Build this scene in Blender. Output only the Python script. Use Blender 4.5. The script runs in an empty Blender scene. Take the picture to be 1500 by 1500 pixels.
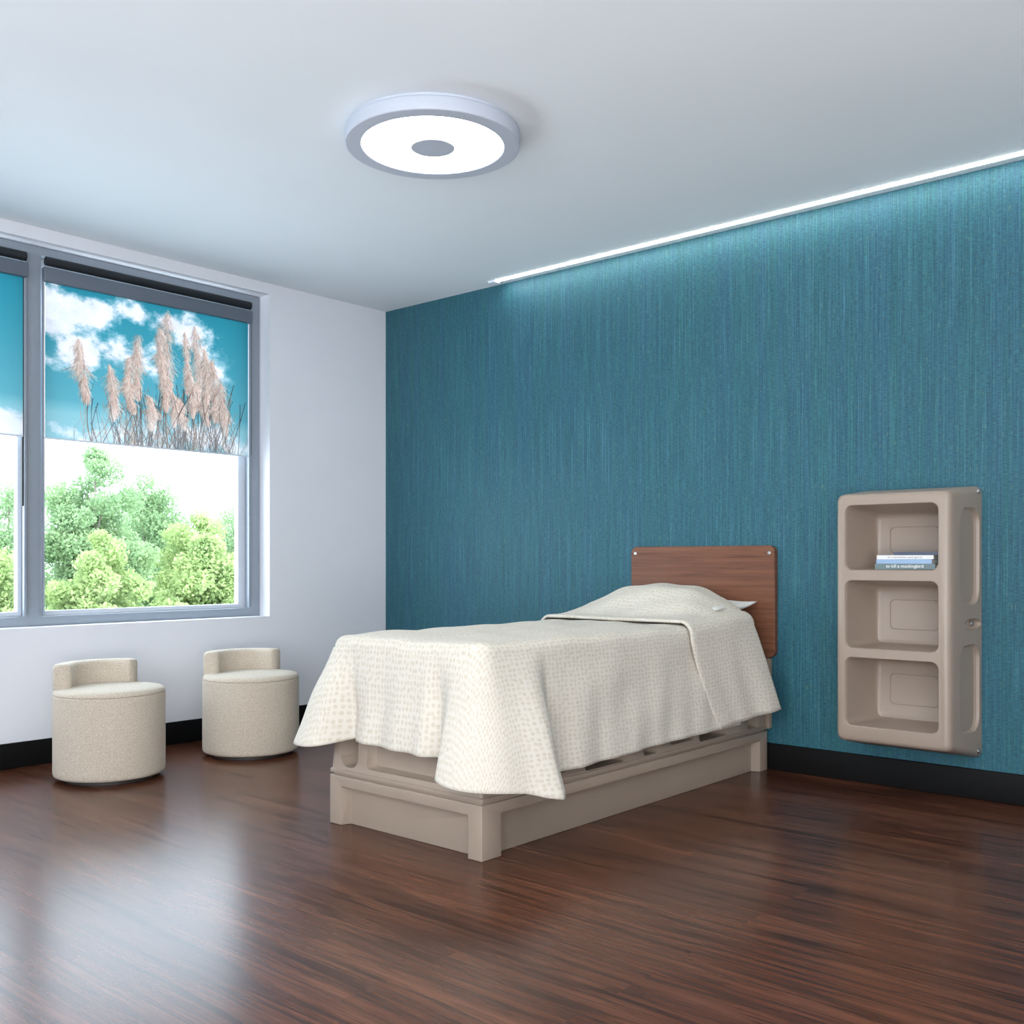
import bpy, bmesh, math, random
import numpy as np
from mathutils import Vector, Matrix
random.seed(7); rng=np.random.default_rng(7)
scene=bpy.context.scene
col=scene.collection
try:
    scene.view_settings.view_transform='Standard'
except Exception as e: print(e)

# ---------------------------------------------------------------- helpers
def srgb(r,g,b):
    f=lambda c:(c/255/12.92) if c/255<=0.04045 else ((c/255+0.055)/1.055)**2.4
    return (f(r),f(g),f(b),1.0)

def new_mat(name):
    m=bpy.data.materials.new(name); m.use_nodes=True
    nt=m.node_tree; b=nt.nodes['Principled BSDF']
    return m,nt,b

def ramp(nt,stops):
    n=nt.nodes.new('ShaderNodeValToRGB')
    e=n.color_ramp.elements
    e[0].position,e[0].color=stops[0]
    e[1].position,e[1].color=stops[-1]
    for p,c in stops[1:-1]:
        x=e.new(p); x.color=c
    return n

def coords(nt,scale=(1,1,1),kind='Object'):
    tc=nt.nodes.new('ShaderNodeTexCoord'); mp=nt.nodes.new('ShaderNodeMapping')
    mp.inputs['Scale'].default_value=scale
    nt.links.new(tc.outputs[kind],mp.inputs['Vector'])
    return mp.outputs['Vector']

def noise(nt,vec,scale=5,detail=4,rough=0.5,dist=0):
    n=nt.nodes.new('ShaderNodeTexNoise')
    n.inputs['Scale'].default_value=scale; n.inputs['Detail'].default_value=detail
    n.inputs['Roughness'].default_value=rough; n.inputs['Distortion'].default_value=dist
    nt.links.new(vec,n.inputs['Vector']); return n

def mixc(nt,fac,a,b,mode='MIX'):
    n=nt.nodes.new('ShaderNodeMix'); n.data_type='RGBA'; n.blend_type=mode
    for s,v in ((n.inputs[0],fac),(n.inputs[6],a),(n.inputs[7],b)):
        if hasattr(v,'links') or hasattr(v,'is_linked'): nt.links.new(v,s)
        else: s.default_value=v
    return n.outputs[2]

def bump(nt,b,height,strength=0.2,dist=0.01):
    n=nt.nodes.new('ShaderNodeBump'); n.inputs['Strength'].default_value=strength
    n.inputs['Distance'].default_value=dist
    nt.links.new(height,n.inputs['Height']); nt.links.new(n.outputs['Normal'],b.inputs['Normal'])

def plain(name,color,rough=0.5,metal=0.0,var=0.06,nscale=20,bumps=0.0,bscale=200):
    m,nt,b=new_mat(name)
    v=coords(nt); n=noise(nt,v,nscale,3)
    dark=tuple(c*(1-var) for c in color[:3])+(1,); lite=tuple(min(1,c*(1+var)) for c in color[:3])+(1,)
    r=ramp(nt,[(0.3,dark),(0.7,lite)])
    nt.links.new(n.outputs['Fac'],r.inputs['Fac']); nt.links.new(r.outputs['Color'],b.inputs['Base Color'])
    b.inputs['Roughness'].default_value=rough; b.inputs['Metallic'].default_value=metal
    if bumps>0:
        n2=noise(nt,v,bscale,2); bump(nt,b,n2.outputs['Fac'],bumps,0.002)
    return m

def emis(name,color,strength):
    m,nt,b=new_mat(name)
    b.inputs['Base Color'].default_value=color
    b.inputs['Emission Color'].default_value=color; b.inputs['Emission Strength'].default_value=strength
    return m

def tag(o,label=None,category=None,kind=None,group=None):
    if label: o['label']=label
    if category: o['category']=category
    if kind: o['kind']=kind
    if group: o['group']=group
    return o

def empty(name,loc,label,category,rotz=0,group=None):
    o=bpy.data.objects.new(name,None); o.empty_display_size=0.1
    o.location=loc; o.rotation_euler=(0,0,rotz); col.objects.link(o)
    return tag(o,label,category,None,group)

def mk(name,verts,faces,mat,parent=None,ploc=(0,0,0),smooth=30,uv=None,center=True):
    verts=np.array(verts,dtype=float)
    c=(verts.min(0)+verts.max(0))/2 if center else np.zeros(3)
    me=bpy.data.meshes.new(name); me.from_pydata((verts-c).tolist(),[],[tuple(int(i) for i in f) for f in faces]); me.update()
    bm=bmesh.new(); bm.from_mesh(me); bmesh.ops.recalc_face_normals(bm,faces=bm.faces); bm.to_mesh(me); bm.free()
    o=bpy.data.objects.new(name,me); col.objects.link(o)
    if mat: me.materials.append(mat)
    o.location=Vector(c)-Vector(ploc)
    if parent: o.parent=parent
    if smooth is not None:
        me.shade_smooth(); me.set_sharp_from_angle(angle=math.radians(smooth))
    if uv is not None:
        l=me.uv_layers.new(name='UVMap')
        for lp in me.loops: l.data[lp.index].uv=uv[lp.vertex_index]
    return o

def box_vf(x0,x1,y0,y1,z0,z1):
    v=[(x0,y0,z0),(x1,y0,z0),(x1,y1,z0),(x0,y1,z0),(x0,y0,z1),(x1,y0,z1),(x1,y1,z1),(x0,y1,z1)]
    f=[(0,3,2,1),(4,5,6,7),(0,1,5,4),(1,2,6,5),(2,3,7,6),(3,0,4,7)]
    return v,f

def rbox(name,x0,x1,y0,y1,z0,z1,bev,mat,parent=None,ploc=(0,0,0),seg=3,smooth=40):
    v,f=box_vf(x0,x1,y0,y1,z0,z1)
    if bev>0:
        bm=bmesh.new(); vs=[bm.verts.new(p) for p in v]
        for q in f: bm.faces.new([vs[i] for i in q])
        bmesh.ops.bevel(bm,geom=bm.edges[:],offset=bev,segments=seg,affect='EDGES',profile=0.5)
        bm.verts.index_update()
        v=[tuple(p.co) for p in bm.verts]; f=[[p.index for p in q.verts] for q in bm.faces]; bm.free()
    return mk(name,v,f,mat,parent,ploc,smooth)

def rrect(u0,u1,v0,v1,r,n=6):
    pts=[]
    for cx,cy,a0 in ((u1-r,v1-r,0),(u0+r,v1-r,90),(u0+r,v0+r,180),(u1-r,v0+r,270)):
        for i in range(n+1):
            a=math.radians(a0+90*i/n); pts.append((cx+r*math.cos(a),cy+r*math.sin(a)))
    return pts

def loft(rings,caps=True):
    n=len(rings[0]); v=[p for r in rings for p in r]; f=[]
    for i in range(len(rings)-1):
        for j in range(n):
            a=i*n+j; b=i*n+(j+1)%n
            f.append((a,b,b+n,a+n))
    if caps:
        f.append(tuple(range(n-1,-1,-1))); k=(len(rings)-1)*n; f.append(tuple(range(k,k+n)))
    return v,f

def loft_y(specs,n=6):   # (y,x0,x1,z0,z1,r)
    return loft([[(p[0],y,p[1]) for p in rrect(x0,x1,z0,z1,r,n)] for y,x0,x1,z0,z1,r in specs])
def loft_x(specs,n=6):   # (x,y0,y1,z0,z1,r)
    return loft([[(x,p[0],p[1]) for p in rrect(y0,y1,z0,z1,r,n)] for x,y0,y1,z0,z1,r in specs])
def loft_z(specs,n=6):
    return loft([[(p[0],p[1],z) for p in rrect(x0,x1,y0,y1,r,n)] for z,x0,x1,y0,y1,r in specs])

def cut(o,cutters,bev=0.0,seg=2,smooth=35):
    tmp=[]
    for v,f in cutters:
        c=mk('cutter',v,f,None,smooth=None)
        tmp.append(c)
        m=o.modifiers.new('b','BOOLEAN'); m.operation='DIFFERENCE'; m.solver='EXACT'; m.object=c
    bpy.context.view_layer.update()
    if bev>0:
        m=o.modifiers.new('bv','BEVEL'); m.width=bev; m.segments=seg; m.limit_method='ANGLE'; m.angle_limit=math.radians(40)
    dg=bpy.context.evaluated_depsgraph_get()
    me=bpy.data.meshes.new_from_object(o.evaluated_get(dg))
    old=o.data; o.modifiers.clear(); o.data=me; me.name=o.name
    if not me.materials and old.materials: me.materials.append(old.materials[0])
    for c in tmp: bpy.data.objects.remove(c,do_unlink=True)
    me.shade_smooth(); me.set_sharp_from_angle(angle=math.radians(smooth))

def lathe(profile,cx=0,cy=0,n=96,close=False):
    v=[];f=[]
    for r,z in profile:
        for j in range(n):
            a=2*math.pi*j/n; v.append((cx+r*math.cos(a),cy+r*math.sin(a),z))
    for i in range(len(profile)-1):
        for j in range(n):
            a=i*n+j;b=i*n+(j+1)%n; f.append((a,b,b+n,a+n))
    f.append(tuple(range(n))); k=(len(profile)-1)*n; f.append(tuple(range(k,k+n)))
    return v,f

# ---------------------------------------------------------------- materials
# wallpaper
M_wallpaper,nt,b=new_mat('teal_woven_wallpaper')
n1=noise(nt,coords(nt,(150,1,1.6)),1.0,4,0.6)
n2=noise(nt,coords(nt,(450,1,6)),1.0,3,0.6)
n3=noise(nt,coords(nt,(22,1,0.5)),1.0,3,0.5)
n4=noise(nt,coords(nt,(45,1,330)),1.0,3,0.6)
r1=ramp(nt,[(0.30,srgb(34,84,101)),(0.48,srgb(42,96,110)),(0.60,srgb(50,105,116)),(0.74,srgb(74,124,146))])
nt.links.new(n1.outputs['Fac'],r1.inputs['Fac'])
r2=ramp(nt,[(0.30,(0.72,0.72,0.75,1)),(0.5,(0.98,0.98,0.98,1)),(0.72,(1.26,1.25,1.22,1))])
nt.links.new(n2.outputs['Fac'],r2.inputs['Fac'])
c=mixc(nt,1.0,r1.outputs['Color'],r2.outputs['Color'],'MULTIPLY')
r3=ramp(nt,[(0.35,(0.93,1.02,0.94,1)),(0.65,(1.07,0.98,1.06,1))])
nt.links.new(n3.outputs['Fac'],r3.inputs['Fac'])
c=mixc(nt,1.0,c,r3.outputs['Color'],'MULTIPLY')
r4=ramp(nt,[(0.35,(0.66,0.66,0.68,1)),(0.65,(1.22,1.22,1.22,1))])
nt.links.new(n4.outputs['Fac'],r4.inputs['Fac'])
c=mixc(nt,1.0,c,r4.outputs['Color'],'MULTIPLY')
n5=noise(nt,coords(nt,(420,1,22)),1.0,1,0.5)
r5=ramp(nt,[(0.68,(0,0,0,1)),(0.75,(0.6,0.6,0.6,1))]); nt.links.new(n5.outputs['Fac'],r5.inputs['Fac'])
c=mixc(nt,r5.outputs['Color'],c,srgb(126,154,112))
nt.links.new(c,b.inputs['Base Color']); b.inputs['Roughness'].default_value=0.55
b.inputs['Specular IOR Level'].default_value=0.35
b.inputs['Sheen Weight'].default_value=0.08
bump(nt,b,n2.outputs['Fac'],0.12,0.002)

M_white=plain('window_wall_paint',srgb(226,228,234),0.75,var=0.01,nscale=3,bumps=0.05)
M_ceil=plain('ceiling_paint',srgb(236,242,246),0.8,var=0.01,nscale=2)
M_base=plain('black_rubber_baseboard',srgb(10,10,11),0.6,var=0.1)
M_base.node_tree.nodes['Principled BSDF'].inputs['Specular IOR Level'].default_value=0.2

# floor
M_floor,nt,b=new_mat('dark_wood_floor')
vb=coords(nt,(1,1,1))
br=nt.nodes.new('ShaderNodeTexBrick')
br.inputs['Scale'].default_value=1.0; br.inputs['Brick Width'].default_value=1.25; br.inputs['Row Height'].default_value=0.15
br.inputs['Mortar Size'].default_value=0.0005; br.inputs['Mortar Smooth'].default_value=0.3
br.inputs['Color1'].default_value=(0.35,0.35,0.35,1); br.inputs['Color2'].default_value=(1,1,1,1); br.inputs['Mortar'].default_value=(0.5,0.5,0.5,1)
br.offset=0.37
nt.links.new(vb,br.inputs['Vector'])
def planked(sc,add):
    off=nt.nodes.new('ShaderNodeVectorMath'); off.operation='MULTIPLY_ADD'; off.inputs[1].default_value=add
    nt.links.new(br.outputs['Color'],off.inputs[0]); nt.links.new(coords(nt,sc),off.inputs[2]); return off.outputs[0]
g1=noise(nt,planked((0.9,7.0,1),(0.4,1.3,0.8)),1.0,5,0.6,1.0)
g2=noise(nt,planked((4.0,170.0,1),(0.3,1.3,1.0)),1.0,3,0.6,0.2)
g3=noise(nt,planked((1.8,34.0,1),(0.5,2.3,1.0)),1.0,5,0.62,0.9)
rf=ramp(nt,[(0.30,srgb(74,43,30)),(0.45,srgb(89,53,37)),(0.58,srgb(99,61,43)),(0.75,srgb(113,72,52))])
nt.links.new(g1.outputs['Fac'],rf.inputs['Fac'])
rg=ramp(nt,[(0.36,(0.70,0.68,0.66,1)),(0.5,(0.96,0.96,0.96,1)),(0.72,(1.12,1.12,1.12,1))])
nt.links.new(g2.outputs['Fac'],rg.inputs['Fac'])
c=mixc(nt,1.0,rf.outputs['Color'],rg.outputs['Color'],'MULTIPLY')
rh=ramp(nt,[(0.37,(0.40,0.36,0.34,1)),(0.46,(0.80,0.78,0.77,1)),(0.54,(1.0,1.0,1.0,1)),(0.68,(1.18,1.17,1.15,1))])
nt.links.new(g3.outputs['Fac'],rh.inputs['Fac'])
c=mixc(nt,1.0,c,rh.outputs['Color'],'MULTIPLY')
rb=ramp(nt,[(0.3,(0.94,0.94,0.94,1)),(1.0,(1.02,1.02,1.02,1))]); nt.links.new(br.outputs['Color'],rb.inputs['Fac'])
c=mixc(nt,1.0,c,rb.outputs['Color'],'MULTIPLY')
nt.links.new(c,b.inputs['Base Color'])
b.inputs['Roughness'].default_value=0.25
b.inputs['Specular IOR Level'].default_value=0.26
b.inputs['Specular Tint'].default_value=(0.72,0.80,1.0,1)
bump(nt,b,g3.outputs['Fac'],0.015,0.001)

def wood(name,cols,sc):
    m,nt,b=new_mat(name)
    n=noise(nt,coords(nt,sc),1.0,6,0.6,0.6)
    r=ramp(nt,cols); nt.links.new(n.outputs['Fac'],r.inputs['Fac'])
    nt.links.new(r.outputs['Color'],b.inputs['Base Color']); b.inputs['Roughness'].default_value=0.42
    b.inputs['Specular IOR Level'].default_value=0.35
    return m
M_walnut=wood('walnut_laminate',[(0.28,srgb(88,54,38)),(0.5,srgb(114,73,52)),(0.75,srgb(132,88,64))],(2,30,60))
M_plastic=plain('taupe_moulded_plastic',srgb(158,142,127),0.42,var=0.02,nscale=6,bumps=0.12,bscale=350)
M_shelfp=plain('taupe_shelf_plastic',srgb(158,142,128),0.4,var=0.02,nscale=6,bumps=0.12,bscale=350)
M_fabric,nt,b=new_mat('oatmeal_woven_upholstery')
n=noise(nt,coords(nt,(1,1,1)),260,2,0.6); r=ramp(nt,[(0.35,srgb(172,158,141)),(0.65,srgb(208,196,179))])
nt.links.new(n.outputs['Fac'],r.inputs['Fac']); nt.links.new(r.outputs['Color'],b.inputs['Base Color'])
b.inputs['Roughness'].default_value=0.9; b.inputs['Sheen Weight'].default_value=0.1
n2=noise(nt,coords(nt,(1,1,2.2)),170,2); bump(nt,b,n2.outputs['Fac'],0.5,0.003)
M_metal=plain('brushed_steel',srgb(190,190,192),0.3,1.0)
M_dark=plain('dark_plinth',srgb(60,55,52),0.5)
M_sheet=plain('pale_mattress_ticking',srgb(214,222,232),0.8,var=0.02)
M_pillow=plain('white_cotton_pillowcase',srgb(218,219,214),0.85,var=0.02,bumps=0.1)

# bedspread
M_spread,nt,b=new_mat('cream_dotted_bedspread')
uvv=coords(nt,(60,42,1),'UV')
vo=nt.nodes.new('ShaderNodeTexVoronoi'); vo.voronoi_dimensions='2D'; vo.inputs['Scale'].default_value=1.0; vo.inputs['Randomness'].default_value=0.4
nt.links.new(uvv,vo.inputs['Vector'])
r=ramp(nt,[(0.28,(1,1,1,1)),(0.42,(0,0,0,1))]); nt.links.new(vo.outputs['Distance'],r.inputs['Fac'])
nn=noise(nt,coords(nt,(1,1,1),'UV'),60,2); r2=ramp(nt,[(0.35,(0.35,0.35,0.35,1)),(0.6,(1,1,1,1))]); nt.links.new(nn.outputs['Fac'],r2.inputs['Fac'])
fac=mixc(nt,1.0,r.outputs['Color'],r2.outputs['Color'],'MULTIPLY')
c=mixc(nt,fac,srgb(212,206,194),srgb(198,188,170))
nt.links.new(c,b.inputs['Base Color']); b.inputs['Roughness'].default_value=0.85; b.inputs['Sheen Weight'].default_value=0.03
bump(nt,b,fac,0.04,0.001)

# ---------------------------------------------------------------- room shell
RX,RY=7.6,-7.4
H=2.7
def st(o): o['kind']='structure'; return o
st(rbox('floor',-0.25,RX+0.2,RY-0.2,0.2,-0.12,0.0,0,M_floor))
st(rbox('ceiling',-0.25,RX+0.2,RY-0.2,0.2,H,H+0.15,0,M_ceil))
st(rbox('wall_back',0.0,RX,0.0,0.2,0,H,0,M_wallpaper))
st(rbox('wall_right',RX,RX+0.2,RY-0.2,0.2,0,H,0,M_white))
wfr=rbox('wall_front',-0.25,RX,RY-0.2,RY,0,H,0,M_white); st(wfr)
cut(wfr,[box_vf(2.2,6.6,RY-0.4,RY+0.2,0.6,2.5)]); st(wfr)  # invented opening behind the camera, lets sky light in as fill
WY1,WY0=-0.934,-3.735
WZ0,WZ1=0.688,2.635
wl=rbox('wall_left',-0.25,0.0,RY,0.2,0,H,0,M_white); st(wl)
cut(wl,[box_vf(-0.4,0.2,WY0,WY1,WZ0,WZ1)])
st(rbox('baseboard_back',0.0,RX,-0.014,0.0,0,0.128,0.003,M_base))
st(rbox('baseboard_left',0.0,0.014,RY,-0.014,0,0.125,0.003,M_base))

# ---------------------------------------------------------------- window
M_frame=plain('grey_aluminium_frame',srgb(140,148,158),0.4,var=0.02)
M_rail=plain('slate_grey_headrail',srgb(98,106,118),0.4,var=0.02)
M_frame_in=plain('light_sash_frame',srgb(206,212,220),0.4,var=0.02)
M_black=plain('black_rubber_gasket',srgb(26,30,36),0.5)
M_glass,nt,b=new_mat('clear_window_glass')
for nd in list(nt.nodes): nt.nodes.remove(nd)
o_=nt.nodes.new('ShaderNodeOutputMaterial'); tr=nt.nodes.new('ShaderNodeBsdfTransparent'); gl=nt.nodes.new('ShaderNodeBsdfGlossy'); mx=nt.nodes.new('ShaderNodeMixShader')
gl.inputs['Roughness'].default_value=0.02; mx.inputs[0].default_value=0.03; tr.inputs['Color'].default_value=(0.97,0.99,0.99,1)
nt.links.new(tr.outputs[0],mx.inputs[1]); nt.links.new(gl.outputs[0],mx.inputs[2]); nt.links.new(mx.outputs[0],o_.inputs['Surface'])

MR,ML=-2.265,-2.345   # mullion edges
fx0,fx1=-0.20,-0.10
wf=rbox('window_1',fx0,fx1,WY0,WY1,WZ0,WZ1,0,M_frame); st(wf)
cut(wf,[box_vf(-0.3,0,MR,WY1-0.075,WZ0+0.05,WZ1-0.045),box_vf(-0.3,0,WY0+0.075,ML,WZ0+0.05,WZ1-0.045)],0.004,2)
st(wf)
wloc=wf.location.copy()
def sash(y0,y1,ra):
    o=rbox('sash',-0.185,-0.145,y0,y1,WZ0+0.05,WZ1-0.05,0,M_frame_in,wf,wloc)
    cut(o,[box_vf(-0.3,0,y0+0.025,y1-ra,WZ0+0.075,WZ1-0.09)],0.003,2)
    rbox('glass_pane',-0.168,-0.162,y0+0.025,y1-ra,WZ0+0.075,WZ1-0.09,0,M_glass,wf,wloc)
sash(MR,WY1-0.075,0.05); sash(WY0+0.075,ML,0.022)

# printed blind image (painted on a fine mesh through a colour attribute)
def paint(W=660,Hh=440,grass=True):
    yy,xx=np.mgrid[0:Hh,0:W].astype(float); u=xx/W; v=yy/Hh   # v from top
    def s(c): return np.array(c,float)
    img=np.zeros((Hh,W,3))
    top=s((34,122,140)); bot=s((104,164,176))
    t=np.clip(v,0,1)[...,None]**1.2
    img[:]=top*(1-t)+bot*t
    def vnoise(sx,sy,seed):
        r=np.random.default_rng(seed); g=r.random((int(sy)+3,int(sx)+3))
        X=u*sx; Y=v*sy; xi=X.astype(int); yi=Y.astype(int); fx=X-xi; fy=Y-yi
        fx=fx*fx*(3-2*fx); fy=fy*fy*(3-2*fy)
        return (g[yi,xi]*(1-fx)+g[yi,xi+1]*fx)*(1-fy)+(g[yi+1,xi]*(1-fx)+g[yi+1,xi+1]*fx)*fy
    N=sum(vnoise(6*2**k,5*2**k,10+k)*0.64**k for k in range(7)); N=(N-N.min())/(N.max()-N.min())
    def blob(cu,cv,ru,rv): return np.exp(-(((u-cu)/ru)**2+((v-cv)/rv)**2))
    D=blob(0.04,0.22,0.13,0.2)*1.0+blob(0.22,0.12,0.12,0.11)*1.0+blob(0.26,0.38,0.15,0.13)*0.9+blob(0.50,0.08,0.17,0.09)*1.0+blob(0.68,0.18,0.14,0.12)*0.9+blob(0.08,0.45,0.14,0.08)*0.7+blob(0.3,0.95,0.5,0.12)*0.8+blob(0.85,0.93,0.3,0.1)*0.7+blob(0.45,0.40,0.14,0.14)*0.6+blob(0.8,0.42,0.1,0.1)*0.4
    if not grass: D=blob(0.3,0.3,0.3,0.2)*0.8+blob(0.9,0.93,0.3,0.12)*1.3+blob(0.4,0.9,0.3,0.1)
    a=np.clip((D*1.0+N*2.2-1.5)*1.6,0,1)[...,None]*np.clip(D*3,0,1)[...,None]
    shade=(0.74+0.30*N)[...,None]
    img=img*(1-a)+s((236,234,242))*shade*a
    r=np.random.default_rng(5)
    def stroke(x0,y0,x1,y1,bend,colr,al=0.8,w=1):
        n=int(max(abs(x1-x0),abs(y1-y0))*1.5)+3; tt=np.linspace(0,1,n)
        X=x0+(x1-x0)*tt+bend*np.sin(tt*math.pi); Y=y0+(y1-y0)*tt
        for dx in range(w):
            xi=(X+dx).astype(int); yi=Y.astype(int)
            ok=(xi>=0)&(xi<W)&(yi>=0)&(yi<Hh)
            img[yi[ok],xi[ok]]=img[yi[ok],xi[ok]]*(1-al)+np.array(colr)*al
    def P(px,py):
        uu=(px-66)/292.0; tp=417+55*uu; bt=643+24*uu
        return uu*W,(py-tp)/(bt-tp)*Hh
    def stems(nn,al):
        for k in range(nn):
            px=r.uniform(100,345) if k%3==0 else r.uniform(170,335); x0,y0=P(px,667+r.uniform(-5,5)); x1,y1=P(px+r.normal(0,18),r.uniform(560,640))
            cc=[(52,40,38),(120,88,70),(150,116,92),(36,40,48),(76,54,44)][r.integers(5)]
            stroke(x0,y0,x1,y1,r.normal(0,18),cc,al,int(r.integers(1,4)))
    if grass:
        stems(240,0.7)
        plumes=[(256,486,260,575,10),(232,456,236,578,18),(220,480,224,560,11),(190,492,190,584,15),(176,525,178,592,10),(270,478,277,590,17),(286,510,290,588,13),(108,500,120,590,16),(298,525,304,615,16),
                (148,535,154,614,14),(313,560,322,634,16),(172,550,182,604,12),(202,580,206,627,13),(250,585,256,627,12),(222,530,228,600,12),(262,545,268,608,14),(238,575,240,622,12),(290,570,292,622,12)]
        for (tx,ty,bx,by,w) in plumes:
            X0,Y0=P(tx,ty); X1,Y1=P(bx,by); Wp=w*W/292
            xs,ys=P(bx+r.normal(0,8),662)
            stroke(X1,Y1,xs,ys,r.normal(0,6),(60,46,42),0.9,3)
            lean=r.choice([-1,1])*r.uniform(0.2,0.6)
            for k in range(1600):
                q=r.random()**0.75
                bw=math.sin(q*3.14)*lean*Wp*0.4
                ax=X0+(X1-X0)*q+bw; ay=Y0+(Y1-Y0)*q
                wid=Wp*math.sin(math.pi*min(0.97,0.08+q*0.87))**0.8*(0.8+0.3*math.sin(q*13+tx))
                side=r.normal(lean*0.3,0.5)
                ln=Wp*r.uniform(0.25,0.7)
                lx=ax+side*wid*0.5; ly=ay-ln*0.35
                lum=0.76+0.30*(side*0.4+0.5)+r.normal(0,0.05)
                base=np.array([(226,198,184),(208,174,158),(184,150,134),(240,222,210),(146,114,102),(108,84,78)][r.choice(6,p=[.27,.26,.18,.12,.11,.06])])
                stroke(lx,ly,ax+side*wid,ay+ln*0.5,side*3,np.clip(base*lum,0,255),0.3,int(r.integers(1,4)))
        stems(60,0.55)
    band=np.clip((v-0.74)*12,0,1)[...,None]*0.26
    img=img*(1-band)+s((226,232,234))*band
    img=img*0.94+s((225,230,232))*0.06
    img=np.clip(img,0,255)/255
    lin=np.where(img<=0.04045,img/12.92,((img+0.055)/1.055)**2.4)
    return lin
M_blind,nt,b=new_mat('printed_translucent_blind')
at=nt.nodes.new('ShaderNodeAttribute'); at.attribute_name='Art'
for nd in [b]: nt.nodes.remove(nd)
out=[n for n in nt.nodes if n.type=='OUTPUT_MATERIAL'][0]
df=nt.nodes.new('ShaderNodeBsdfDiffuse'); tl=nt.nodes.new('ShaderNodeBsdfTranslucent'); mxs=nt.nodes.new('ShaderNodeMixShader'); mxs.inputs[0].default_value=0.17
wv=noise(nt,coords(nt,(1,1,1)),500,1); rw=ramp(nt,[(0.3,(0.93,0.93,0.93,1)),(0.7,(1,1,1,1))]); nt.links.new(wv.outputs['Fac'],rw.inputs['Fac'])
cc=mixc(nt,1.0,at.outputs['Color'],rw.outputs['Color'],'MULTIPLY')
nt.links.new(cc,df.inputs['Color']); nt.links.new(cc,tl.inputs['Color'])
nt.links.new(df.outputs[0],mxs.inputs[1]); nt.links.new(tl.outputs[0],mxs.inputs[2]); nt.links.new(mxs.outputs[0],out.inputs['Surface'])

def blind(y0,y1,ART,label,flabel):
    L=(-0.085,(y0+y1)/2,WZ0)
    E=empty('roller_blind',L,label,'window blind',group='roller blinds on the window')
    z0,z1=1.655,2.455
    Hh,W,_=ART.shape
    ys=np.linspace(y0+0.012,y1-0.018,W); zs=np.linspace(z1,z0,Hh)
    Y,Z=np.meshgrid(ys,zs); V=np.stack([np.full(Y.shape,-0.085)+0.0*Y,Y,Z],-1).reshape(-1,3)
    idx=np.arange(Hh*W).reshape(Hh,W)
    F=np.stack([idx[:-1,:-1],idx[1:,:-1],idx[1:,1:],idx[:-1,1:]],-1).reshape(-1,4)
    me=bpy.data.meshes.new('blind_fabric'); 
    me.vertices.add(len(V)); me.vertices.foreach_set('co',(V-np.array(L)).ravel())
    me.loops.add(F.size); me.loops.foreach_set('vertex_index',F.ravel().astype(np.int32))
    me.polygons.add(len(F)); me.polygons.foreach_set('loop_start',np.arange(0,F.size,4,dtype=np.int32))
    me.update(calc_edges=True)
    ca=me.color_attributes.new('Art','FLOAT_COLOR','POINT')
    C=np.concatenate([ART.reshape(-1,3),np.ones((Hh*W,1))],1); ca.data.foreach_set('color',C.ravel())
    me.materials.append(M_blind)
    o=bpy.data.objects.new('blind_fabric',me); col.objects.link(o); o.parent=E; o['label']=flabel
    rbox('hem_bar',-0.090,-0.080,y0+0.012,y1-0.018,z0-0.006,z0+0.003,0.003,M_frame_in,E,L)
    rbox('headrail',-0.098,-0.060,y0,y1,2.455,2.530,0.006,M_rail,E,L)
    v,f=lathe([(0.026,0),(0.026,y1-y0-0.02)],n=24); v=[(-0.072+p[0]*0.8,y0+0.01+p[2],2.560+p[1]*0.9) for p in v]
    mk('roller_tube',v,f,M_black,E,L)
    rbox('side_channel',-0.099,-0.080,y1-0.014,y1,WZ0+0.055,2.47,0.003,M_frame,E,L)
    rbox('side_channel',-0.099,-0.080,y0,y0+0.010,WZ0+0.055,2.47,0.003,M_frame,E,L)
    return E
blind(MR,-1.012,paint(),'roller blind printed with pampas grass against a blue cloudy sky','translucent fabric printed with pampas grass')
B2=blind(-3.610,ML,paint(grass=False),'roller blind printed with blue sky and a pale cloud at the hem','translucent fabric printed with blue sky')
st(rbox('trim_2',-0.098,-0.086,ML-0.022,ML-0.004,1.30,2.46,0.002,M_black))
st(rbox('trim_3',-0.098,-0.082,WY1-0.080,WY1-0.070,1.66,2.46,0.002,M_rail))

# ---------------------------------------------------------------- ceiling light
M_rim=plain('light_grey_painted_rim',srgb(192,198,210),0.5,var=0.01)
M_diff=emis('glowing_diffuser',(1.0,0.98,0.95,1),14.0)
cx,cy=2.321,-1.828
E=empty('ceiling_light',(cx,cy,2.7),'round flush grey-rimmed ceiling light with glowing ring','ceiling light')
L=(cx,cy,2.7)
prof=[(0.325,2.70),(0.325,2.690),(0.334,2.688),(0.338,2.684),(0.340,2.678),(0.340,2.642),(0.338,2.636),(0.334,2.634),(0.280,2.634),(0.276,2.636),(0.275,2.642),(0.0,2.642)]
v,f=lathe(prof[:-1],cx,cy,128); o=mk('light_housing',v,f,M_rim,E,L,25)
v,f=lathe([(0.2745,2.6415),(0.2745,2.637),(0.27,2.6355),(0.086,2.6355)],cx,cy,128); mk('diffuser',v,f,M_diff,E,L,25)
v,f=lathe([(0.086,2.6355),(0.086,2.631),(0.083,2.629),(0.001,2.629)],cx,cy,64); mk('center_cap',v,f,M_rim,E,L,25)

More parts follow.
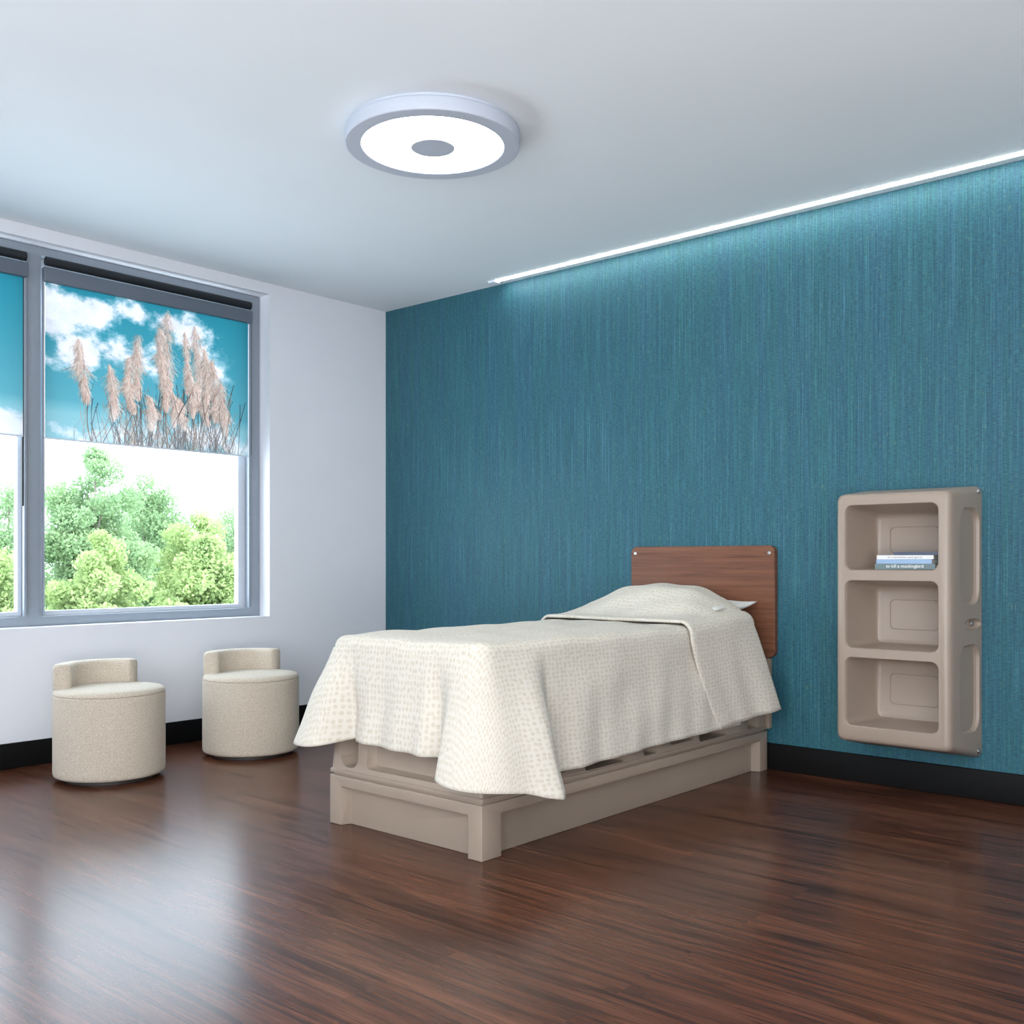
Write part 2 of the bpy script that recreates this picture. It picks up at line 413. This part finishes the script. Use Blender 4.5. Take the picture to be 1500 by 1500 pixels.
# cove light
M_strip=emis('linear_led_diffuser',(1.0,1.0,0.95,1),19.0)
L=(4.3,-0.065,2.7)
E=empty('linear_wall_washer',L,'long slim white linear light where ceiling meets teal wall','light fixture')
rbox('diffuser',1.085,RX-0.05,-0.100,-0.065,2.6955,2.6985,0.0008,M_strip,E,L)
rbox('housing',1.00,RX-0.02,-0.104,-0.002,2.6985,2.70,0.0005,M_ceil,E,L)
rbox('end_cap',1.03,1.085,-0.104,-0.055,2.688,2.6985,0.002,M_ceil,E,L)

# ---------------------------------------------------------------- bed platform
BL=(2.415,-1.05,0)
bed=empty('platform_bed',BL,'taupe moulded plastic platform bed with walnut headboard','bed')
base=rbox('plinth',2.01,2.82,-2.085,-0.03,0.0,0.19,0.003,M_plastic,bed,BL)
bpy.context.view_layer.update()
cuts=[loft_y([(-2.12,2.075,2.755,-0.06,0.150,0.006),(-2.085,2.075,2.755,-0.06,0.150,0.006),(-2.045,2.09,2.74,-0.06,0.140,0.006)],3),
      loft_x([(2.86,-1.985,-0.105,-0.06,0.150,0.006),(2.82,-1.985,-0.105,-0.06,0.150,0.006),(2.78,-1.97,-0.12,-0.06,0.140,0.006)],3),
      loft_x([(1.97,-1.985,-0.105,-0.06,0.150,0.006),(2.01,-1.985,-0.105,-0.06,0.150,0.006),(2.05,-1.97,-0.12,-0.06,0.140,0.006)],3)]
def cut_parented(o,cs,bev=0.003):
    p=o.parent; loc=o.location.copy(); o.parent=None; o.location=loc+Vector(p.location); bpy.context.view_layer.update()
    cut(o,cs,bev,2); o.parent=p; o.location=loc
cut_parented(base,cuts,0.002)
v,f=loft_z([(0.19,2.02,2.81,-2.075,-0.035,0.01),(0.2,2.02,2.81,-2.075,-0.035,0.01),(0.2005,2.008,2.822,-2.087,-0.03,0.012),(0.212,2.008,2.822,-2.087,-0.03,0.012),(0.216,2.014,2.816,-2.081,-0.03,0.012),
            (0.41,2.025,2.805,-2.07,-0.03,0.02),(0.43,2.035,2.795,-2.06,-0.035,0.02)],4)
deck=mk('bed_deck',v,f,M_plastic,bed,BL)
cs=[]
for x0,x1 in ((2.075,2.165),(2.665,2.755)):
    cs.append(loft_y([(-2.12,x0-0.01,x1+0.01,0.225,0.395,0.04),(-2.078,x0-0.005,x1+0.005,0.228,0.39,0.04),(-1.99,x0+0.012,x1-0.012,0.235,0.375,0.03)],5))
cs.append(loft_y([(-2.12,2.22,2.61,0.235,0.395,0.02),(-2.075,2.22,2.61,0.235,0.395,0.02),(-2.040,2.235,2.595,0.245,0.385,0.02)],4))
for yc,w in ((-1.93,0.09),(-1.37,0.26),(-1.05,0.10),(-0.54,0.24),(-0.17,0.10)):
    cs.append(loft_x([(2.86,yc-w/2,yc+w/2,0.218,0.37,0.012),(2.812,yc-w/2,yc+w/2,0.218,0.37,0.012),(2.66,yc-w/2+0.01,yc+w/2-0.01,0.221,0.36,0.012)],4))
for yc,w in ((-1.72,0.22),(-0.8,0.20)):
    cs.append(loft_x([(2.86,yc-w/2,yc+w/2,0.235,0.37,0.02),(2.812,yc-w/2,yc+w/2,0.235,0.37,0.02),(2.785,yc-w/2+0.01,yc+w/2-0.01,0.243,0.36,0.02)],4))
cut_parented(deck,cs,0.002)
v,f=loft_y([(-0.006,2.016,2.832,0.20,0.545,0.008),(-0.03,2.016,2.832,0.20,0.545,0.008)],4)
mk('headboard_support',v,f,M_plastic,bed,BL)
v,f=loft_y([(-0.004,2.017,2.861,0.548,1.098,0.035),(-0.030,2.017,2.861,0.548,1.098,0.035),(-0.034,2.021,2.857,0.552,1.094,0.033)],8)
hb=mk('headboard',v,f,M_walnut,bed,BL)
for bx in (2.045,2.832):
    v,f=lathe([(0.009,0),(0.009,0.003),(0.006,0.005),(0.0005,0.005)],n=20); v=[(bx+p[0],-0.033-p[2],1.062+p[1]) for p in v]
    hbloc=Vector(BL)+hb.location
    mk('bolt',v,f,M_metal,hb,hbloc)['label']='steel bolt head'

tag(rbox('mattress',2.045,2.785,-2.05,-0.06,0.432,0.722,0.035,M_sheet,seg=5),'pale grey-blue mattress on the moulded bed platform','mattress')

# ---------------------------------------------------------------- bedspread
XL,XR,YF=2.05,2.78,-2.05
cr=0.03
s_ctrl=[(0,.05,.30),(1.2,.04,.30),(1.45,.07,.30),(1.56,.12,.310),(1.63,.165,.314),(1.68,.14,.322),(1.72,.06,.335),(1.755,-.012,.348),(1.79,.025,.346),(1.86,.045,.343),(1.93,.025,.34),(2.02,.045,.338),(2.10,.035,.338),(2.16,.045,.334),(2.215,-.015,.332),(2.25,.03,.31),(2.29,.105,.283),(2.337,.115,.264),
        (2.384,.125,.248),(2.45,.165,.222),(2.52,.195,.207),(2.57,.165,.220),(2.61,.09,.238),(2.645,.015,.25),(2.70,.025,.252),(2.80,.05,.254),(2.95,.038,.257),(3.1,.050,.260),(3.3,.036,.264),(3.5,.045,.268),(4.004,.05,.27)]
sc=np.array([c[0] for c in s_ctrl]); oc=np.array([c[1] for c in s_ctrl]); hc=np.array([c[2] for c in s_ctrl])
s=np.linspace(0,4.004,600)
def path(q):
    if q<1.62: return (XL,-0.40-q),(-1,0)
    if q<1.667:
        a=math.pi+(q-1.62)/.047*math.pi/2; return (XL+cr+cr*math.cos(a),YF+cr+cr*math.sin(a)),(math.cos(a),math.sin(a))
    if q<2.337: return (XL+cr+(q-1.667),YF),(0,-1)
    if q<2.384:
        a=1.5*math.pi+(q-2.337)/.047*math.pi/2; return (XR-cr+cr*math.cos(a),YF+cr+cr*math.sin(a)),(math.cos(a),math.sin(a))
    return (XR,YF+cr+(q-2.384)),(1,0)
s=np.unique(np.concatenate([s,np.linspace(1.60,1.69,40),np.linspace(2.31,2.41,40)]))
pp=[path(q) for q in s]
P=np.array([p[0] for p in pp]); Nn=np.array([p[1] for p in pp],float)
fine=np.linspace(-0.3,4.3,2400)
def sm(vals_at,sig):
    k=np.arange(-120,121)*(fine[1]-fine[0]); w=np.exp(-0.5*(k/sig)**2); w/=w.sum()
    pad=np.pad(vals_at,120,mode='edge'); return np.convolve(pad,w,'valid')
of=sm(np.interp(fine,sc,oc),0.009); hf=sm(np.interp(fine,sc,hc),0.015)
nf=np.array([path(min(max(q,0),4.0039))[1] for q in fine],float)
nx=sm(nf[:,0],0.022); ny=sm(nf[:,1],0.022)
O=np.interp(s,fine,of); Hm=np.interp(s,fine,hf); NX=np.interp(s,fine,nx); NY=np.interp(s,fine,ny)
ln=np.hypot(NX,NY); NX/=ln; NY/=ln
ztop=0.742; R=0.045
rowsV=[];rowsUV=[]
K=30
def wr(x,y):
    return 0.0035*np.sin(x*13+y*6)*np.sin(y*7.5+1)+0.002*np.sin(x*31-y*17)+0.002*np.sin(y*23+x*9)
for i in range(K):
    g=i/(K-1)
    tgt=np.stack([np.full(len(s),2.415),np.clip(P[:,1],-1.68,-0.40)],1)
    xy=tgt*(1-g)+P*g
    z=ztop-0.006*g**6+wr(xy[:,0],xy[:,1])
    rowsV.append(np.column_stack([xy,z])); rowsUV.append(xy)
z_edge=rowsV[-1][:,2]
for k in range(1,7):
    th=k/6*math.pi/2
    out_=R*math.sin(th); dz=R*(1-math.cos(th)); 
    xy=P+np.column_stack([NX,NY])*out_
    rowsV.append(np.column_stack([xy,z_edge-dz])); rowsUV.append(P+np.column_stack([NX,NY])*(R*th))
KD=34
for k in range(1,KD+1):
    f_=k/KD
    z=(ztop-R)*(1-f_)+Hm*f_
    out_=R+O*f_**0.95+0.005*np.sin(s*15+f_*3)*math.sin(f_*math.pi)+0.003*np.sin(s*37+1.3+f_*2)*f_+0.003*np.sin(f_*9+s*6)*math.sin(f_*math.pi)
    xy=P+np.column_stack([NX,NY])*out_[:,None]
    L_=R*math.pi/2+((ztop-R)-z)
    rowsV.append(np.column_stack([xy,z])); rowsUV.append(P+np.column_stack([NX,NY])*L_[:,None])
V=np.concatenate(rowsV); UV=np.concatenate(rowsUV); n=len(s); F=[]
for i in range(len(rowsV)-1):
    for j in range(n-1):
        a=i*n+j; F.append((a,a+1,a+n+1,a+n))
BSL=(2.415,-1.0,0.742)
sp=empty('bedspread',BSL,'cream bedspread with small beige dots draped over the bed','bedspread')
o=mk('spread_body',V,F,M_spread,sp,BSL,75,UV)
md=o.modifiers.new('th','SOLIDIFY'); md.thickness=0.004; md.offset=-1

def Bmp(x,y):
    dx=np.clip(np.abs((x-2.40)/0.40),0,1)
    a=(1-dx**2.4)
    t=np.clip((y+0.70)/0.34,0,1); b_=t*t*(3-2*t)
    e=np.clip((y+0.28)/0.22,0,1); d=1-0.30*e*e
    return 0.142*a**0.9*b_*d
NV=60
cols=[]
KF=22
for k in range(KF,0,-1): cols.append(('L',k/KF))
for k in range(6,0,-1): cols.append(('l',k/6))
for k in range(51): cols.append(('T',k/50))
for k in range(1,7): cols.append(('r',k/6))
for k in range(1,KF+1): cols.append(('R',k/KF))
VV=[];UU=[]
zt=0.764; R2=0.070
for i in range(NV+1):
    v_=i/NV
    for (ty,q) in cols:
        f_=q if ty in 'LR' else 0
        y0=-0.775+0.20*f_**1.5+0.010*(0 if ty!='T' else math.sin(q*9)); y1=-0.215+0.055*f_
        y=y0+(y1-y0)*v_
        hem=0.268+0.055*v_; o_=0.025+0.085*v_**1.4+0.008*math.sin(v_*9)*v_
        lead=-0.005*max(0,1-v_*30)
        if ty=='T':
            x=XL+(XR-XL)*q; z=zt+lead+float(Bmp(x,y))+(0.004*math.sin(x*31+y*11)+0.003*math.sin(x*17-y*37))*min(1,v_*3); u_=x
        else:
            sg=1 if ty in 'rR' else -1; xe=XR if sg>0 else XL
            eb=float(Bmp(xe,y))
            if ty in 'rl':
                th=q*math.pi/2; x=xe+sg*R2*math.sin(th); z=zt+eb-R2*(1-math.cos(th)); u_=xe+sg*R2*th
            else:
                zz=zt+eb-R2; z=zz*(1-q)+hem*q; x=xe+sg*(R2+o_*q**0.9+0.004*math.sin(v_*17)*q*min(1,v_*4)); u_=xe+sg*(R2*1.57+zz-z)
            x+=sg*lead
        VV.append((x,y,z)); UU.append((u_,y+0.3*0))
nc=len(cols); FF=[]
for i in range(NV):
    for j in range(nc-1):
        a=i*nc+j; FF.append((a,a+1,a+nc+1,a+nc))
o=mk('folded_end',VV,FF,M_spread,sp,BSL,75,UU); o['label']='end of bedspread folded over the pillow'
md=o.modifiers.new('th','SOLIDIFY'); md.thickness=0.011; md.offset=-1

# pillow
def pillow():
    nx_,ny_=40,26; x0,x1,y0,y1=2.09,2.785,-0.44,-0.055; V=[];F=[]
    for sgn in (1,-1):
        for i in range(nx_+1):
            for j in range(ny_+1):
                a=i/nx_*2-1; c=j/ny_*2-1
                hgt=0.052*max(0,(1-abs(a)**2.2))**0.65*max(0,(1-abs(c)**2.4))**0.6
                x=(x0+x1)/2+a*(x1-x0)/2*(1-0.06*(1-abs(c)**2)); y=(y0+y1)/2+c*(y1-y0)/2*(1-0.06*(1-abs(a)**2))
                V.append((x,y,0.797+sgn*hgt+0.030*max(0,c)*(abs(a)*abs(c))**2))
    N1=(nx_+1)*(ny_+1)
    for k in range(2):
        for i in range(nx_):
            for j in range(ny_):
                a=k*N1+i*(ny_+1)+j; q=(a,a+ny_+1,a+ny_+2,a+1); F.append(q if k==0 else q[::-1])
    o=mk('pillow',V,F,M_pillow,smooth=None)
    bm=bmesh.new(); bm.from_mesh(o.data); bmesh.ops.remove_doubles(bm,verts=bm.verts,dist=0.0005); bmesh.ops.recalc_face_normals(bm,faces=bm.faces); bm.to_mesh(o.data); bm.free(); o.data.shade_smooth()
    tag(o,'white pillow tucked under the bedspread by the headboard','pillow')
pillow()

# ---------------------------------------------------------------- wall shelf
SL=(3.541,0,0.178)
sh=empty('wall_shelf',SL,'taupe moulded plastic three-compartment shelf fixed to teal wall','shelf')
v,f=loft_y([(-0.001,3.275,3.807,0.178,1.343,0.03),(-0.006,3.275,3.807,0.178,1.343,0.03),
            (-0.29,3.298,3.786,0.236,1.314,0.03),(-0.312,3.301,3.783,0.241,1.310,0.03),(-0.324,3.307,3.777,0.248,1.304,0.028),(-0.330,3.318,3.766,0.259,1.293,0.02)],6)
body=mk('shelf_body',v,f,M_shelfp,sh,SL)
cs=[]
CP=((0.985,1.258),(0.648,0.934),(0.313,0.602))
for z0,z1 in CP:
    X0,X1=3.347,3.731
    cs.append(loft_y([(-0.36,X0-0.02,X1+0.02,z0-0.02,z1+0.02,0.035),(-0.331,X0-0.008,X1+0.008,z0-0.006,z1+0.006,0.032),(-0.325,X0-0.003,X1+0.003,z0-0.001,z1+0.003,0.03),(-0.312,X0,X1,z0,z1,0.028),
                      (-0.075,X0+0.022,X1-0.022,z0,z1-0.022,0.03),(-0.060,X0+0.032,X1-0.032,z0+0.008,z1-0.032,0.024),(-0.055,X0+0.045,X1-0.045,z0+0.02,z1-0.045,0.016)],6))
for z0,z1 in ((0.840,1.245),(0.30,0.670)):
    for sg in (1,-1):
        xs=(3.7855,3.7935,3.83) if sg>0 else (3.2965,3.2885,3.252)
        cs.append(loft_x([(xs[0],-0.228,-0.040,z0+0.008,z1-0.008,0.060),(xs[1],-0.236,-0.030,z0,z1,0.065),(xs[2],-0.245,-0.022,z0-0.01,z1+0.01,0.07)],8))
def ell(c,r,n=20,m=12):
    V=[];F=[]
    for i in range(1,m):
        t=math.pi*i/m
        for j in range(n):
            a=2*math.pi*j/n; V.append((c[0]+r[0]*math.sin(t)*math.cos(a),c[1]+r[1]*math.sin(t)*math.sin(a),c[2]+r[2]*math.cos(t)))
    for i in range(m-2):
        for j in range(n):
            a=i*n+j;b=i*n+(j+1)%n; F.append((a,b,b+n,a+n))
    F.append(tuple(range(n))[::-1]); k=(m-2)*n; F.append(tuple(range(k,k+n)))
    return V,F
for zz in (0.755,):
    cs.append(ell((3.806,-0.105,zz),(0.030,0.095,0.026)))
    cs.append(ell((3.276,-0.105,zz),(0.030,0.095,0.026)))
cut_parented(body,cs,0.0)
bl=Vector(SL)+body.location
for bz in (1.318,0.755,0.212):
    v,f=lathe([(0.010,0),(0.010,0.005),(0.006,0.008),(0.0005,0.008)],n=20)
    xb,yb=(3.782,-0.065) if bz==0.755 else (3.802,-0.038)
    v=[(xb+p[2]*1.2,yb+p[0],bz+p[1]) for p in v]
    mk('bolt',v,f,M_metal,body,bl)['label']='small steel bolt head'
for z0,z1 in CP:
    pts=rrect(3.435,3.645,z0+0.07,z1-0.085,0.02,6); m=len(pts); V=[];F=[]
    for j,(x,z) in enumerate(pts):
        xc,zc=3.54,(z0+z1)/2
        dx,dz=x-xc,z-zc; l=math.hypot(dx,dz); dx/=l; dz/=l
        for w,yy in ((-0.003,-0.0555),(-0.0012,-0.0585),(0.0012,-0.0585),(0.003,-0.0555)):
            V.append((x+dx*w,yy,z+dz*w))
    for j in range(m):
        for k in range(4):
            F.append((j*4+k,j*4+(k+1)%4,((j+1)%m)*4+(k+1)%4,((j+1)%m)*4+k))
    mk('moulded_outline',V,F,M_shelfp,body,bl)

# ---------------------------------------------------------------- books
M_page=plain('book_pages',srgb(232,228,218),0.8,var=0.05,nscale=120)
def book(z,th,x,y,rot,colr,title,tcol,label,w=0.215,d=0.14,key='a',ts=0.7,fill=0.6):
    E=empty('book',(x,y,z),label,'book',rot,'books stacked in the top compartment')
    m=plain('cover_paper_'+key,colr,0.35,var=0.03)
    c=0.0022
    prof=[(-d/2,0),(d/2,0),(d/2,c),(-d/2+c,c),(-d/2+c,th-c),(d/2,th-c),(d/2,th),(-d/2,th)]
    V=[(sx,p[0],p[1]) for sx in (-w/2,w/2) for p in prof]; F=[(0,1,2,3),(0,3,4,7),(4,5,6,7),(8,11,10,9),(8,15,12,11),(12,15,14,13)]
    for k in range(8): F.append((k,(k+1)%8,8+(k+1)%8,8+k))
    mk('cover',V,F,m,E,(0,0,0),20)
    rbox('page_block',-w/2+0.003,w/2-0.003,-d/2+c,d/2-0.004,c,th-c,0,M_page,E,(0,0,0))
    if not title: return
    cu=bpy.data.curves.new('t','FONT'); cu.body=title; cu.size=th*ts; cu.extrude=0.0002; cu.align_x='CENTER'
    ob=bpy.data.objects.new('t',cu); col.objects.link(ob); bpy.context.view_layer.update()
    me=bpy.data.meshes.new_from_object(ob.evaluated_get(bpy.context.evaluated_depsgraph_get())); bpy.data.objects.remove(ob,do_unlink=True)
    wd=max(v.co.x for v in me.vertices)-min(v.co.x for v in me.vertices); sx=w*fill/wd
    for v in me.vertices: v.co.x*=sx
    tm=plain('lettering_ink_'+key,tcol,0.5); me.materials.clear(); me.materials.append(tm)
    t=bpy.data.objects.new('spine_title',me); col.objects.link(t); t.parent=E; t.rotation_euler=(math.pi/2,0,0); t.location=(0.0,-d/2-0.0003,th*0.32)
book(0.986,0.024,3.580,-0.205,math.radians(2),srgb(104,122,124),'to kill a mockingbird',srgb(240,240,235),'grey-green paperback at the bottom of the stack',0.25,0.16,'a',0.8,0.62)
book(1.0105,0.018,3.578,-0.205,math.radians(-1),srgb(150,176,206),'',srgb(70,70,80),'pale blue paperback in the middle of the stack',0.235,0.15,'b',0.7,0.5)
book(1.029,0.017,3.575,-0.200,math.radians(3),srgb(224,222,220),'in transition and gone',srgb(90,90,96),'white paperback with a small grey title on its spine',0.235,0.145,'c',0.6,0.6)
book(1.0465,0.014,3.615,-0.190,math.radians(8),srgb(46,56,80),'',srgb(230,230,230),'thin dark blue book on top of the stack',0.19,0.13,'d')

# ---------------------------------------------------------------- stools
def stool(x,y,ang,label):
    E=empty('stool',(x,y,0),label,'stool',ang,'upholstered stools by the window wall')
    v,f=lathe([(0.20,0.0),(0.20,0.022)],n=64); mk('plinth_base',v,f,M_dark,E,center=False)
    prof=[(0.20,0.020),(0.238,0.020),(0.246,0.025),(0.2495,0.034),(0.250,0.05),(0.250,0.392),(0.2492,0.3965),(0.2478,0.398),(0.240,0.3985)]
    v,f=lathe(prof,n=96); mk('seat_body',v,f,M_fabric,E,smooth=50,center=False)
    prof=[(0.240,0.3985),(0.2478,0.399),(0.2488,0.401),(0.2480,0.408),(0.243,0.417),(0.234,0.423),(0.20,0.428),(0.10,0.432),(0.001,0.433)]
    v,f=lathe(prof,n=96); mk('seat_cushion',v,f,M_fabric,E,smooth=60,center=False)
    rings=[]; A=math.radians(64); NS=56
    th=0.085; z0,z1=0.405,0.540; Rm=0.25-th/2
    for i in range(NS+1):
        a=-A+2*A*i/NS
        e=min(i,NS-i)/4.0; k=1.0 if e>=1 else math.sqrt(max(0.0,1-(1-e)**2))*0.35+0.65
        dr=th/2*k; hz=(z1-z0)/2*(0.88+0.12*k); zc=z0+hz
        ring=[]
        for (p,q) in rrect(-dr,dr,-hz,hz,min(0.022,dr*0.7),5):
            rr_=Rm+p
            ring.append((rr_*math.cos(a),rr_*math.sin(a),zc+q))
        rings.append(ring)
    v,f=loft(rings); mk('backrest',v,f,M_fabric,E,smooth=60,center=False)
stool(0.550,-2.231,math.radians(184),'round oatmeal upholstered stool with low curved backrest')
stool(0.543,-1.439,math.radians(168),'round oatmeal upholstered stool with low curved backrest')

# ---------------------------------------------------------------- outdoors
def leafmat(name,a,b_,c_):
    m,nt,b=new_mat(name)
    n=noise(nt,coords(nt),1.6,4,0.6); r=ramp(nt,[(0.3,a),(0.5,b_),(0.7,c_)])
    nt.links.new(n.outputs['Fac'],r.inputs['Fac']); nt.links.new(r.outputs['Color'],b.inputs['Base Color'])
    b.inputs['Roughness'].default_value=0.8; b.inputs['Specular IOR Level'].default_value=0.1
    tl=nt.nodes.new('ShaderNodeBsdfTranslucent'); mx=nt.nodes.new('ShaderNodeMixShader'); mx.inputs[0].default_value=0.5
    out=[n for n in nt.nodes if n.type=='OUTPUT_MATERIAL'][0]
    nt.links.new(r.outputs['Color'],tl.inputs['Color']); nt.links.new(b.outputs[0],mx.inputs[1]); nt.links.new(tl.outputs[0],mx.inputs[2]); nt.links.new(mx.outputs[0],out.inputs['Surface'])
    return m
M_l1=leafmat('fresh_green_leaves',srgb(128,154,116),srgb(148,172,130),srgb(166,188,144))
M_l2=leafmat('yellow_green_leaves',srgb(144,164,110),srgb(164,182,124),srgb(180,194,140))
M_bark=plain('grey_brown_bark',srgb(130,120,108),0.9,var=0.2)
GZ=-3.2
g=rbox('lawn',-40,-13.5,-4,30,GZ-0.2,GZ,0,plain('lawn_grass',srgb(130,160,110),0.9)); tag(g,'green lawn below the window','lawn','stuff')
def tree(x,y,top,rxy,zlow,mat,nl,name='tree',label='leafy green deciduous tree'):
    E=empty(name,(x,y,GZ),label,'tree')
    L=(x,y,GZ)
    zc=(top+zlow)/2; rz=(top-zlow)/2
    nb=int(52+rxy*22)
    cen=[];rad=[]
    for i in range(nb):
        d=rng.normal(size=3); d/=np.linalg.norm(d); q=rng.random()**0.4
        h=d[2]*q; taper=1.0-0.30*max(0,h)**2
        cen.append((x+d[0]*q*rxy*0.85*taper,y+d[1]*q*rxy*0.85*taper,zc+h*rz*0.92)); rad.append(rng.uniform(0.2,0.36)*rxy*(0.8 if h>0.4 else 1.0))
    cen.append((x,y,top-0.2*rxy)); rad.append(0.2*rxy); cen.append((x+0.1,y+0.15*rxy,top-0.45*rxy)); rad.append(0.3*rxy); nb+=2
    cen=np.array(cen);rad=np.array(rad)
    w=rad**2/np.sum(rad**2); ib=rng.choice(nb,nl,p=w)
    d=rng.normal(size=(nl,3)); d/=np.linalg.norm(d,axis=1)[:,None]
    p=cen[ib]+d*rad[ib][:,None]*(rng.random(nl)**0.35)[:,None]*np.array([1,1,0.85])*(1.05+0.25*rng.random(nl)**3)[:,None]
    sz=rng.uniform(0.03,0.065,nl)
    a=rng.normal(size=(nl,3)); a/=np.linalg.norm(a,axis=1)[:,None]
    bb=np.cross(a,rng.normal(size=(nl,3))); bb/=np.linalg.norm(bb,axis=1)[:,None]
    V=np.stack([p-a*sz[:,None],p+bb*sz[:,None]*0.6,p+a*sz[:,None],p-bb*sz[:,None]*0.6],1).reshape(-1,3)-np.array(L)
    F=np.arange(nl*4)
    me=bpy.data.meshes.new('foliage'); me.vertices.add(nl*4); me.vertices.foreach_set('co',V.ravel())
    me.loops.add(nl*4); me.loops.foreach_set('vertex_index',F.astype(np.int32)); me.polygons.add(nl); me.polygons.foreach_set('loop_start',np.arange(0,nl*4,4,dtype=np.int32))
    me.update(calc_edges=True); me.materials.append(mat)
    o=bpy.data.objects.new('foliage',me); col.objects.link(o); o.parent=E
    V=[];F=[]
    def limb(p0,p1,r0,r1,n=8,seg=6):
        p0=np.array(p0,float);p1=np.array(p1,float); ax=p1-p0; ax/=np.linalg.norm(ax)
        u_=np.cross(ax,[0.3,1,0.2]); u_/=np.linalg.norm(u_); w_=np.cross(ax,u_); k0=len(V)
        for i in range(seg+1):
            t=i/seg; c0=p0+(p1-p0)*t+u_*0.06*math.sin(t*3.1); r=r0+(r1-r0)*t
            for j in range(n):
                an=2*math.pi*j/n; V.append(tuple(c0+(u_*math.cos(an)+w_*math.sin(an))*r))
        for i in range(seg):
            for j in range(n):
                a_=k0+i*n+j; b2=k0+i*n+(j+1)%n; F.append((a_,b2,b2+n,a_+n))
        F.append(tuple(range(k0,k0+n))); F.append(tuple(range(k0+seg*n,k0+seg*n+n)))
    limb((x,y,GZ),(x,y,top-rz*0.2),0.12,0.015)
    for i in range(14):
        c0=cen[i]; zz=max(GZ+1,c0[2]-rxy*0.6); limb((x,y,zz),tuple(c0),0.035,0.01,6,4)
    mk('trunk',V,F,M_bark,E,L)
tree(-20,8.0,4.0,1.5,-2.4,M_l1,62000)
tree(-24.4,11.8,3.9,1.7,-2.4,M_l1,46000)
tree(-20.3,11.2,2.5,1.45,-2.4,M_l2,50000,label='pale yellow-green leafy tree')
tree(-24.4,15.6,3.7,1.9,-2.4,M_l1,46000)
tree(-16.6,6.4,1.75,1.15,-2.4,M_l2,40000,label='rounded yellow-green leafy shrub')
tree(-16.6,9.0,1.65,1.25,-2.4,M_l2,44000,label='rounded yellow-green leafy shrub')
tree(-16.6,4.0,1.5,1.1,-2.4,M_l2,30000,label='rounded yellow-green leafy shrub')
tree(-20.4,5.0,2.6,1.2,-2.4,M_l1,34000)
tree(-29,14.0,3.7,1.9,-2.4,M_l1,40000)
tree(-29,9.6,3.8,1.8,-2.4,M_l1,34000)
tree(-29,18.4,4.0,1.9,-2.4,M_l1,34000)

# ---------------------------------------------------------------- world & lights
w=bpy.data.worlds.new('World'); scene.world=w; w.use_nodes=True
bg=w.node_tree.nodes['Background']; bg.inputs['Color'].default_value=(0.78,0.89,1.0,1); bg.inputs['Strength'].default_value=7.2
sl=bpy.data.lights.new('sun','SUN'); sl.energy=4; sl.angle=math.radians(3); sl.color=(1,0.97,0.86)
so=bpy.data.objects.new('sun',sl); col.objects.link(so)
so.rotation_euler=Vector((-1.0,-0.15,-0.8)).to_track_quat('-Z','Y').to_euler()

def area(name,loc,rot,sx,sy,power,color,portal=False,shape='RECTANGLE'):
    l=bpy.data.lights.new(name,'AREA'); l.shape=shape; l.size=sx; l.size_y=sy; l.energy=power; l.color=color
    if portal: l.cycles.is_portal=True
    o=bpy.data.objects.new(name,l); col.objects.link(o); o.location=loc; o.rotation_euler=rot
    return o
area('window_portal',(-0.24,(WY0+WY1)/2,(WZ0+WZ1)/2),(0,-math.pi/2,0),WZ1-WZ0,WY1-WY0,1,(1,1,1),True)
area('fill_opening_portal',(4.4,RY-0.19,1.55),(math.pi/2,0,0),4.4,1.9,1,(1,1,1),True)  # portal for the invented opening in wall_front, unseen fill
area('rear_ceiling_fill',(4.6,-6.2,2.68),(0,0,0),1.8,1.2,65,(1.0,0.86,0.74))  # added warm fill lamp out of view, no fixture there
up=area('rear_up_fill',(6.0,-5.4,0.5),(math.pi,0,0),2.2,1.8,200,(1.0,0.97,0.95))  # added upward fill behind the camera to brighten the ceiling, no fixture modelled
up.rotation_euler=Vector((-0.18,0.30,0.93)).to_track_quat('-Z','Y').to_euler()

# ---------------------------------------------------------------- camera
cam=bpy.data.cameras.new('Camera'); co=bpy.data.objects.new('Camera',cam); col.objects.link(co)
co.location=(5.179,-4.624,1.021); co.rotation_euler=(math.pi/2,0,math.radians(41.2))
cam.sensor_width=36; cam.lens=35.95; cam.shift_y=0.048
scene.camera=co
